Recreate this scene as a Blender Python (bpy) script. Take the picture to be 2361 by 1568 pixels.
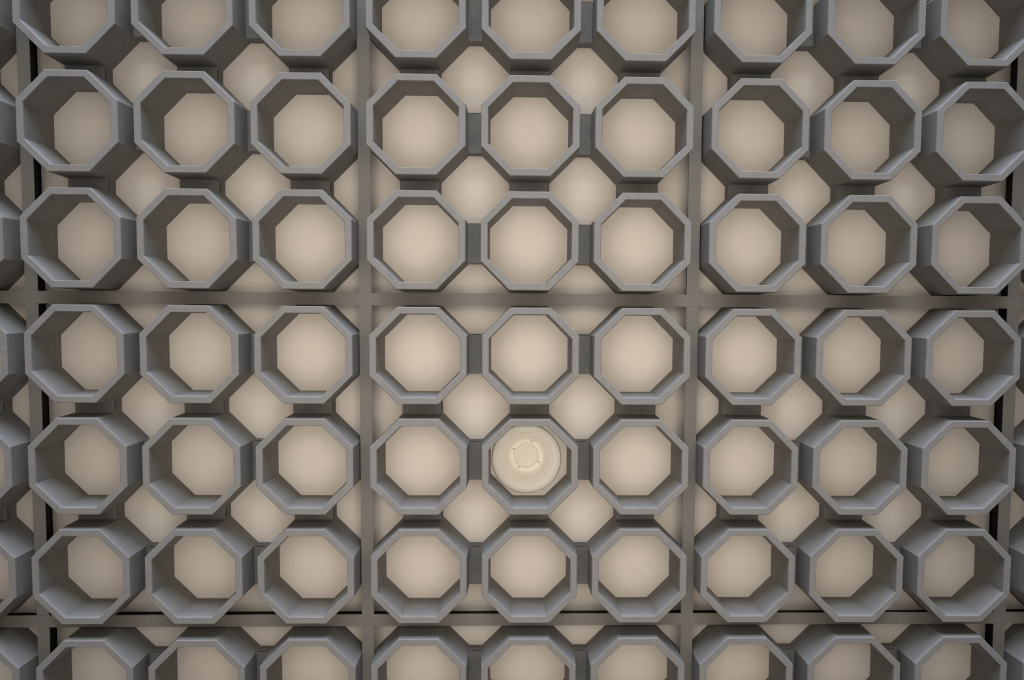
import bpy, bmesh, math, random
from mathutils import Matrix, Vector
random.seed(4)
for o in list(bpy.data.objects): bpy.data.objects.remove(o, do_unlink=True)
SC = bpy.context.scene
COL = SC.collection
MM = 0.001
H = 2.900                      # height of the lower rims of the hanging panels above the floor

# ------------------------------------------------------------------ camera
def camera():
    a, b, c = 0.0689, -0.0250, 0.0035
    ca, sa, cb, sb, cc, sc = math.cos(a), math.sin(a), math.cos(b), math.sin(b), math.cos(c), math.sin(c)
    R = Matrix(((cc, -sc, 0), (sc, cc, 0), (0, 0, 1))) @ Matrix(((cb, 0, sb), (0, 1, 0), (-sb, 0, cb))) @ Matrix(((1, 0, 0), (0, ca, -sa), (0, sa, ca)))
    cd = bpy.data.cameras.new('camera'); co = bpy.data.objects.new('camera', cd); COL.objects.link(co)
    M = Matrix((R[0], -R[1], -R[2])).transposed().to_4x4()
    M.translation = Vector((-35.09 * MM, 17.57 * MM, H - 1513.3 * MM))
    co.matrix_world = M
    cd.sensor_width = 36.0; cd.lens = 36.0 * 1970.0 / 2361.0
    cd.shift_x = -(1225.88 - 1180.5) / 2361.0; cd.shift_y = (849.34 - 784.0) / 2361.0
    cd.clip_start = 0.01
    SC.camera = co
camera()

# ------------------------------------------------------------------ light and exposure
SC.view_settings.view_transform = 'Standard'
SC.view_settings.look = 'None'
SC.view_settings.gamma = 1.0
SC.view_settings.exposure = 0.0
w = bpy.data.worlds.new('room_air'); SC.world = w; w.use_nodes = True
bg = w.node_tree.nodes['Background']
bg.inputs['Color'].default_value = (1.0, 0.95, 0.90, 1); bg.inputs['Strength'].default_value = 0.0

def area(name, loc, target, sx, sy, power, col):
    l = bpy.data.lights.new(name, 'AREA'); l.shape = 'RECTANGLE'; l.size = sx; l.size_y = sy
    l.energy = power; l.color = col
    o = bpy.data.objects.new(name, l); COL.objects.link(o); o.location = loc
    o.rotation_euler = (Vector(target) - Vector(loc)).to_track_quat('-Z', 'Y').to_euler()
    return o
def ring_of_fill_spots(r, z, energy, soft, cone, col):  # unseen soft spots, added so brightness falls off towards the corners
    for k in range(8):
        a = 2 * math.pi * (k + .5) / 8
        l = bpy.data.lights.new('warm_fill_spot', 'SPOT'); l.energy = energy; l.color = col
        l.shadow_soft_size = soft; l.spot_size = math.radians(cone); l.spot_blend = 1.0
        o = bpy.data.objects.new('warm_fill_spot', l); COL.objects.link(o)
        o.location = (r * math.cos(a) - 0.03, r * math.sin(a) + 0.1, z)
        o.rotation_euler = (Vector((-0.03, 0.1, H)) - o.location).to_track_quat('-Z', 'Y').to_euler()
# cool daylight raking in through the window bands along one side of the room
area('window_daylight_top', (0, -4.0, 2.58), (0, 0.2, H), 4.0, 0.35, 230, (0.380, 0.351, 0.445))
area('window_daylight', (0, -4.0, 1.28), (0, 0.2, H), 3.2, 0.5, 120, (0.425, 0.525, 0.715))
area('window_daylight_mid', (0, -4.0, 2.0), (0, 0.2, H), 3.2, 0.5, 190, (0.28, 0.345, 0.44))
area('window_daylight_low', (0, -3.4, 0.95), (0, 0.2, H), 3.5, 0.5, 165, (0.468, 0.501, 0.491))
area('opposite_side_fill', (0, 3.4, 0.95), (0, 0.2, H), 3.5, 0.5, 200, (0.073, 0.061, 0.058))  # added weak warm fill for the walls facing away from the window
# soft warm light from below: floor bounce and two added rings of fill spots
area('wide_floor_bounce', (-0.03, 0.0, 0.1), (-0.03, 0.0, H), 5.0, 4.5, 200, (0.222, 0.205, 0.187))
ring_of_fill_spots(0.8, 0.9, 30, 0.4, 50, (0.433, 0.392, 0.345))
ring_of_fill_spots(1.6, 1.2, 60, 0.4, 60, (0.094, 0.076, 0.047))

# ------------------------------------------------------------------ materials
def mat(name, col, rough=0.8, speck=0.0, mott=0.0, bump=0.0, scale=60.0, metal=0.0):
    m = bpy.data.materials.new(name); m.use_nodes = True
    nt = m.node_tree; N = nt.nodes; L = nt.links; b = N['Principled BSDF']
    b.inputs['Roughness'].default_value = rough; b.inputs['Specular IOR Level'].default_value = 0.22; b.inputs['Metallic'].default_value = metal
    tc = N.new('ShaderNodeTexCoord')
    geo = N.new('ShaderNodeNewGeometry')
    no = N.new('ShaderNodeTexNoise'); no.inputs['Scale'].default_value = scale; no.inputs['Detail'].default_value = 3
    L.new(geo.outputs['Position'], no.inputs['Vector'])
    r = N.new('ShaderNodeValToRGB')
    lo = [c * (1 - mott) for c in col]; hi = [min(1, c * (1 + mott)) for c in col]
    r.color_ramp.elements[0].position = 0.3; r.color_ramp.elements[1].position = 0.7
    r.color_ramp.elements[0].color = (*lo, 1); r.color_ramp.elements[1].color = (*hi, 1)
    L.new(no.outputs['Fac'], r.inputs['Fac'])
    out = r.outputs['Color']
    if speck > 0:
        v = N.new('ShaderNodeTexVoronoi'); v.inputs['Scale'].default_value = 160.0
        L.new(geo.outputs['Position'], v.inputs['Vector'])
        lt = N.new('ShaderNodeMath'); lt.operation = 'LESS_THAN'; lt.inputs[1].default_value = speck
        L.new(v.outputs['Distance'], lt.inputs[0])
        wn = N.new('ShaderNodeTexWhiteNoise'); wn.noise_dimensions = '3D'
        L.new(v.outputs['Position'], wn.inputs['Vector'])
        g = N.new('ShaderNodeMath'); g.operation = 'GREATER_THAN'; g.inputs[1].default_value = 0.80
        L.new(wn.outputs['Value'], g.inputs[0])
        mu = N.new('ShaderNodeMath'); mu.operation = 'MULTIPLY'
        L.new(lt.outputs[0], mu.inputs[0]); L.new(g.outputs[0], mu.inputs[1])
        mx = N.new('ShaderNodeMix'); mx.data_type = 'RGBA'
        L.new(mu.outputs[0], mx.inputs['Factor']); L.new(out, mx.inputs['A'])
        mx.inputs['B'].default_value = (*[c * 0.33 for c in col], 1)
        out = mx.outputs['Result']
    L.new(out, b.inputs['Base Color'])
    if bump > 0:
        n2 = N.new('ShaderNodeTexNoise'); n2.inputs['Scale'].default_value = 700; n2.inputs['Detail'].default_value = 2
        L.new(geo.outputs['Position'], n2.inputs['Vector'])
        bp = N.new('ShaderNodeBump'); bp.inputs['Strength'].default_value = bump; bp.inputs['Distance'].default_value = 0.0004
        L.new(n2.outputs['Fac'], bp.inputs['Height']); L.new(bp.outputs['Normal'], b.inputs['Normal'])
    return m
M_TUBE = mat('moulded_grey_resin', (0.203, 0.197, 0.191), 0.75, speck=0.10, mott=0.05, bump=0.3)
M_WEB = mat('moulded_grey_resin_connector', (0.174, 0.172, 0.165), 0.8, speck=0.16, mott=0.08, bump=0.3)
M_BOARD = mat('cream_board', (0.82, 0.755, 0.69), 0.9, mott=0.012, scale=25)
M_TEE = mat('grey_painted_metal', (0.184, 0.174, 0.160), 0.6, mott=0.04, scale=30)
M_STEM = mat('black_metal', (0.02, 0.018, 0.016), 0.7)
M_SLAB = mat('dark_soffit', (0.05, 0.05, 0.05), 0.9)
M_FIT = mat('cream_plastic', (0.93, 0.885, 0.81), 0.45, mott=0.01)
M_DISC = mat('dull_cream_plastic', (0.84, 0.785, 0.69), 0.6)
M_DOT = mat('dark_plastic', (0.10, 0.08, 0.06), 0.5)

# ------------------------------------------------------------------ helpers
def obj(name, bm, m, parent=None, loc=(0, 0, 0)):
    bmesh.ops.recalc_face_normals(bm, faces=bm.faces)
    me = bpy.data.meshes.new(name); bm.to_mesh(me); bm.free()
    me.materials.append(m)
    o = bpy.data.objects.new(name, me); COL.objects.link(o); o.location = loc
    if parent: o.parent = parent
    return o
def tag(o, label=None, cat=None, group=None, kind=None):
    if label: o['label'] = label
    if cat: o['category'] = cat
    if group: o['group'] = group
    if kind: o['kind'] = kind
def box(bm, x0, x1, y0, y1, z0, z1):
    v = [bm.verts.new((x, y, z)) for z in (z0, z1) for y in (y0, y1) for x in (x0, x1)]
    for f in ((0, 1, 3, 2), (4, 5, 7, 6), (0, 1, 5, 4), (2, 3, 7, 6), (0, 2, 6, 4), (1, 3, 7, 5)):
        bm.faces.new([v[i] for i in f])
def octagon(bm, W, z):
    h = W / 2 * MM; s = h * (math.sqrt(2) - 1)
    return [bm.verts.new((x, y, z * MM)) for x, y in ((-s, -h), (s, -h), (h, -s), (h, s), (s, h), (-s, h), (-h, s), (-h, -s))]
def loops(bm, rings, closed=True):
    n = len(rings); rng = range(n) if closed else range(n - 1)
    for i in rng:
        a, b = rings[i], rings[(i + 1) % n]; k = len(a)
        for j in range(k):
            bm.faces.new((a[j], a[(j + 1) % k], b[(j + 1) % k], b[j]))

P = 199.38          # pitch of tubes inside a panel
L_ = 97.7           # depth of a tube
WEB0 = 70.0         # depth at which the connecting webs start
DF = 57.8           # level of the tee flanges above the rims

def tube_mesh():
    bm = bmesh.new()
    prof = [(170.4, 0.0), (172.4, 1.2), (172.8, 4.0), (175.2, L_), (144.2, L_), (147.2, 4.0), (147.8, 1.2), (149.6, 0.0)]
    loops(bm, [octagon(bm, w_, z) for w_, z in prof])
    bmesh.ops.recalc_face_normals(bm, faces=bm.faces)
    me = bpy.data.meshes.new('tube'); bm.to_mesh(me); bm.free(); me.materials.append(M_TUBE)
    return me
def web_mesh():
    # spans the gap between two tubes along x; its ends follow the drafted tube walls
    bm = bmesh.new()
    g = (P - 173.5) / 2
    box(bm, -g * MM, g * MM, -36.6 * MM, 36.6 * MM, WEB0 * MM, (L_ - 0.3) * MM)
    bmesh.ops.bevel(bm, geom=[e for e in bm.edges if abs(e.verts[0].co.z - e.verts[1].co.z) < 1e-6 and e.verts[0].co.z < 0.08
                              and abs(e.verts[0].co.y - e.verts[1].co.y) < 1e-6], offset=0.0012, segments=2, affect='EDGES')
    bmesh.ops.recalc_face_normals(bm, faces=bm.faces)
    me = bpy.data.meshes.new('connecting_web'); bm.to_mesh(me); bm.free(); me.materials.append(M_WEB)
    return me
HX, HY, HR = -4.5, 0.5, 54.0   # hole of the ceiling fitting relative to its cell
def board_mesh(hole=False):
    bm = bmesh.new(); e = 297.6
    if not hole:
        box(bm, -e * MM, e * MM, -e * MM, e * MM, L_ * MM, (L_ + 12) * MM)
    else:
        cx, cy = HX, HY; q = 90.0; n = 64
        for z in (L_, L_ + 12):
            xs = [-e, cx - q, cx + q, e]; ys = [-e, cy - q, cy + q, e]
            for i in range(3):
                for j in range(3):
                    if i == 1 and j == 1: continue
                    bm.faces.new([bm.verts.new((x * MM, y * MM, z * MM)) for x, y in ((xs[i], ys[j]), (xs[i + 1], ys[j]), (xs[i + 1], ys[j + 1]), (xs[i], ys[j + 1]))])
            inn = []; out = []
            for k in range(n):
                t = 2 * math.pi * (k + 0.5) / n; c, s = math.cos(t), math.sin(t); m_ = max(abs(c), abs(s))
                inn.append(bm.verts.new(((cx + HR * c) * MM, (cy + HR * s) * MM, z * MM)))
                out.append(bm.verts.new(((cx + q * c / m_) * MM, (cy + q * s / m_) * MM, z * MM)))
            loops(bm, [inn, out], closed=False)
            for qx, qy in ((1, 1), (-1, 1), (-1, -1), (1, -1)):       # corner slivers of the square
                k = [i for i in range(n) if abs(math.atan2(qy, qx) % (2 * math.pi) - 2 * math.pi * (i + 0.5) / n) < 2 * math.pi / n * 0.6]
                k.sort(); v = bm.verts.new(((cx + q * qx) * MM, (cy + q * qy) * MM, z * MM))
                if len(k) == 2: bm.faces.new((out[k[0]], v, out[k[1]]))
        # outer and inner side walls
        for a, b in (((-e, -e), (e, -e)), ((e, -e), (e, e)), ((e, e), (-e, e)), ((-e, e), (-e, -e))):
            bm.faces.new([bm.verts.new((p[0] * MM, p[1] * MM, z * MM)) for p, z in ((a, L_), (b, L_), (b, L_ + 12), (a, L_ + 12))])
        r0 = [bm.verts.new(((cx + HR * math.cos(2 * math.pi * (k + .5) / n)) * MM, (cy + HR * math.sin(2 * math.pi * (k + .5) / n)) * MM, L_ * MM)) for k in range(n)]
        r1 = [bm.verts.new((v.co.x, v.co.y, (L_ + 12) * MM)) for v in r0]
        loops(bm, [r0, r1], closed=False)
        bmesh.ops.remove_doubles(bm, verts=bm.verts, dist=1e-6)
    bmesh.ops.recalc_face_normals(bm, faces=bm.faces)
    me = bpy.data.meshes.new('backing_board'); bm.to_mesh(me); bm.free(); me.materials.append(M_BOARD)
    return me
ME_TUBE, ME_WEB, ME_BOARD, ME_BOARD_H = tube_mesh(), web_mesh(), board_mesh(), board_mesh(True)

def link(name, me, parent, loc=(0, 0, 0), rz=0.0):
    o = bpy.data.objects.new(name, me); COL.objects.link(o); o.parent = parent; o.location = loc
    o.rotation_euler = (0, 0, rz); return o

# ------------------------------------------------------------------ the slab over everything
bm = bmesh.new(); box(bm, -3.2, 3.2, -3.2, 3.2, H + 0.22, H + 0.30)
tag(obj('ceiling', bm, M_SLAB), kind='structure')

# ------------------------------------------------------------------ suspension grid
FW = 22.6 / 2
def tee_mesh(name, length, axis, lower=0.0):
    """inverted tee: grey flange below, black stem above with a bulb on top"""
    bm = bmesh.new(); h = length / 2
    z0 = DF + lower
    def bx(a0, a1, c0, c1, z0, z1):
        if axis == 'x': box(bm, a0 * MM, a1 * MM, c0 * MM, c1 * MM, z0 * MM, z1 * MM)
        else: box(bm, c0 * MM, c1 * MM, a0 * MM, a1 * MM, z0 * MM, z1 * MM)
    bx(-h, h, -FW, FW, z0, z0 + 1.6)
    fl = bm
    st = bmesh.new()
    bm = st
    def bx2(c0, c1, za, zb):
        if axis == 'x': box(st, -h * MM, h * MM, c0 * MM, c1 * MM, za * MM, zb * MM)
        else: box(st, c0 * MM, c1 * MM, -h * MM, h * MM, za * MM, zb * MM)
    bx2(-1.2, 1.2, z0 + 1.6, z0 + 44)
    bx2(-3, 3, z0 + 44, z0 + 52)
    return fl, st
def tee(name, loc, length, axis, label, group, lower=0.0):
    e = bpy.data.objects.new(name, None); COL.objects.link(e); e.location = loc
    e.empty_display_size = 0.02
    fl, st = tee_mesh(name, length, axis, lower)
    obj('flange', fl, M_TEE, e)
    s = obj('stem', st, M_STEM, e); s['label'] = 'black upright stem of the tee'
    tag(e, label, 'ceiling grid bar', group)
for y, lab in ((-0.6, 'grey horizontal ceiling grid runner along the very top edge of the picture'),
               (0.0, 'long grey horizontal ceiling grid runner crossing the middle of the picture'),
               (0.6, 'grey horizontal ceiling grid runner low in the picture, above the bottom row of octagons')):
    tee('ceiling_grid_runner', (0, y, H), 3000, 'x', lab, 'horizontal grid runners')
cols = ('far left', 'left-centre', 'right-centre', 'far right')
rows = ('above the middle runner', 'between the two horizontal runners', 'below the lower runner', 'just past the top edge')
for i in range(4):
    for j in (0, 1, 2, -1):
        tee('ceiling_grid_cross_bar', (0.6 * i - 0.9, 0.6 * j - 0.3, H), 600 - 2 * FW - 0.4, 'y',
            'grey vertical ceiling grid bar, %s line, %s' % (cols[i], rows[j]), 'vertical grid cross bars', lower=-0.25)

# ------------------------------------------------------------------ octagonal tube panels
OFF = {(0, 0): (1.34, -1.51, 0.0002, -1.36), (1, 0): (-1.18, -1.62, 0.0027, 0.24), (2, 0): (1.58, -0.06, 0.0031, -0.81),
       (0, 1): (0.19, -0.80, 0.0014, 0.13), (1, 1): (0.73, 0.07, 0.0002, 1.14), (2, 1): (-1.93, 0.82, 0.0024, 0.66),
       (0, 2): (1.0, 0, 0, 0), (1, 2): (0, 0, 0, 0), (2, 2): (-1.5, 0.0, 0, 0)}
cn = {-1: 'a sliver at the left edge', 0: 'left column', 1: 'middle column', 2: 'right column', 3: 'a sliver at the right edge'}
rn = ('grey nine-tube ceiling panel above the middle runner', 'grey nine-tube ceiling panel below the middle runner', 'grey nine-tube ceiling panel cut off at the bottom', 'grey nine-tube ceiling panel just past the top edge')
for pc in range(-1, 4):
    for pr in (0, 1, 2, -1):           # -1: the row just past the top edge, it shades the daylight
        dx, dy, ro, dz = OFF.get((pc, pr), (0, 0, 0, 0))
        e = bpy.data.objects.new('octagonal_tube_panel', None); COL.objects.link(e)
        e.location = ((600 * (pc - 1) + dx) * MM, (600 * (pr - 1) + 300 + dy) * MM, H + dz * MM)
        e.rotation_euler = (0, 0, ro); e.empty_display_size = 0.05
        lab = '%s, %s' % (rn[pr], cn[pc])
        if (pc, pr) == (1, 1): lab = 'grey nine-tube ceiling panel with the round fitting inside its central tube'
        tag(e, lab, 'ceiling panel', 'octagonal tube ceiling panels')
        for j in range(3):
            for i in range(3):
                link('octagonal_tube', ME_TUBE, e, ((i - 1) * P * MM, (j - 1) * P * MM, 0))
        for j in range(3):
            for i in range(2):
                link('connecting_web', ME_WEB, e, ((i - .5) * P * MM, (j - 1) * P * MM, 0))
                link('connecting_web', ME_WEB, e, ((j - 1) * P * MM, (i - .5) * P * MM, 0), math.pi / 2)
        b = link('backing_board', ME_BOARD_H if (pc, pr) == (1, 1) else ME_BOARD, e)
        b['label'] = 'smooth cream backing board'

# ------------------------------------------------------------------ the round fitting in the central tube
def lathe(prof, n=96):
    bm = bmesh.new(); rings = []
    for r, z in prof:
        if r <= 0: rings.append([bm.verts.new((0, 0, z * MM))]); continue
        rings.append([bm.verts.new((r * MM * math.cos(2 * math.pi * k / n), r * MM * math.sin(2 * math.pi * k / n), z * MM)) for k in range(n)])
    for a, b in zip(rings[:-1], rings[1:]):
        for k in range(n):
            if len(b) == 1: bm.faces.new((a[k], a[(k + 1) % n], b[0]))
            elif len(a) == 1: bm.faces.new((a[0], b[(k + 1) % n], b[k]))
            else: bm.faces.new((a[k], a[(k + 1) % n], b[(k + 1) % n], b[k]))
    return bm
def smooth(o, ang=0.6):
    for p in o.data.polygons: p.use_smooth = True
    md = o.modifiers.new('edges', 'EDGE_SPLIT'); md.split_angle = ang
fx, fy = 0.73 + HX, 300.07 + HY
f = bpy.data.objects.new('round_ceiling_fitting', None); COL.objects.link(f)
f.location = (fx * MM, fy * MM, H + (L_ + 1.14) * MM); f.empty_display_size = 0.03
tag(f, 'round cream recessed ceiling fitting set inside one octagonal tube, right of the middle', 'ceiling fitting')
o = obj('trim_ring', lathe([(52.5, 0.5), (62.5, -0.1), (65, -0.2), (65.4, -3.2), (64.6, -4.6), (62, -5.4), (54, -5.0), (52, -4.2), (50.4, -3.0), (49.9, 0), (49.9, 0.4)]), M_FIT, f); smooth(o)
o = obj('recessed_dish', lathe([(50.2, -3.0), (48, -1.0), (44.5, 4), (42.5, 7), (40.5, 12.5), (37.5, 21), (34.6, 28.5), (32.6, 32.0), (31.4, 30.0), (29, 28.8), (26, 28.6), (24, 29.6), (22.8, 32.5), (22.2, 35.0)]), M_FIT, f); smooth(o, 0.5)
o = obj('centre_disc', lathe([(22.3, 34.6), (21.8, 35.2), (14, 35.4), (0, 35.5)]), M_DISC, f); smooth(o, 0.5)
o['label'] = 'flat centre disc, slightly duller cream'
for k, (ang, r) in enumerate(((-73, 29.5), (206, 27), (24, 26.5), (121, 26.5))):
    a = math.radians(ang)
    bm = bmesh.new(); bmesh.ops.create_icosphere(bm, subdivisions=2, radius=2.6 * MM)
    for v in bm.verts: v.co.z *= 0.7
    c = obj('clip_nub', bm, M_FIT, f, (r * MM * math.cos(a), r * MM * math.sin(a), 29.0 * MM))
    for p in c.data.polygons: p.use_smooth = True
    bm = bmesh.new(); bmesh.ops.create_cone(bm, cap_ends=True, segments=12, radius1=1.1 * MM, radius2=1.1 * MM, depth=1.2 * MM)
    a2 = a + 0.07
    d = obj('clip_slot', bm, M_DOT, c, (1.6 * MM * math.cos(a2 + 1.2), 1.6 * MM * math.sin(a2 + 1.2), -1.5 * MM))
    d['label'] = 'tiny dark slot'
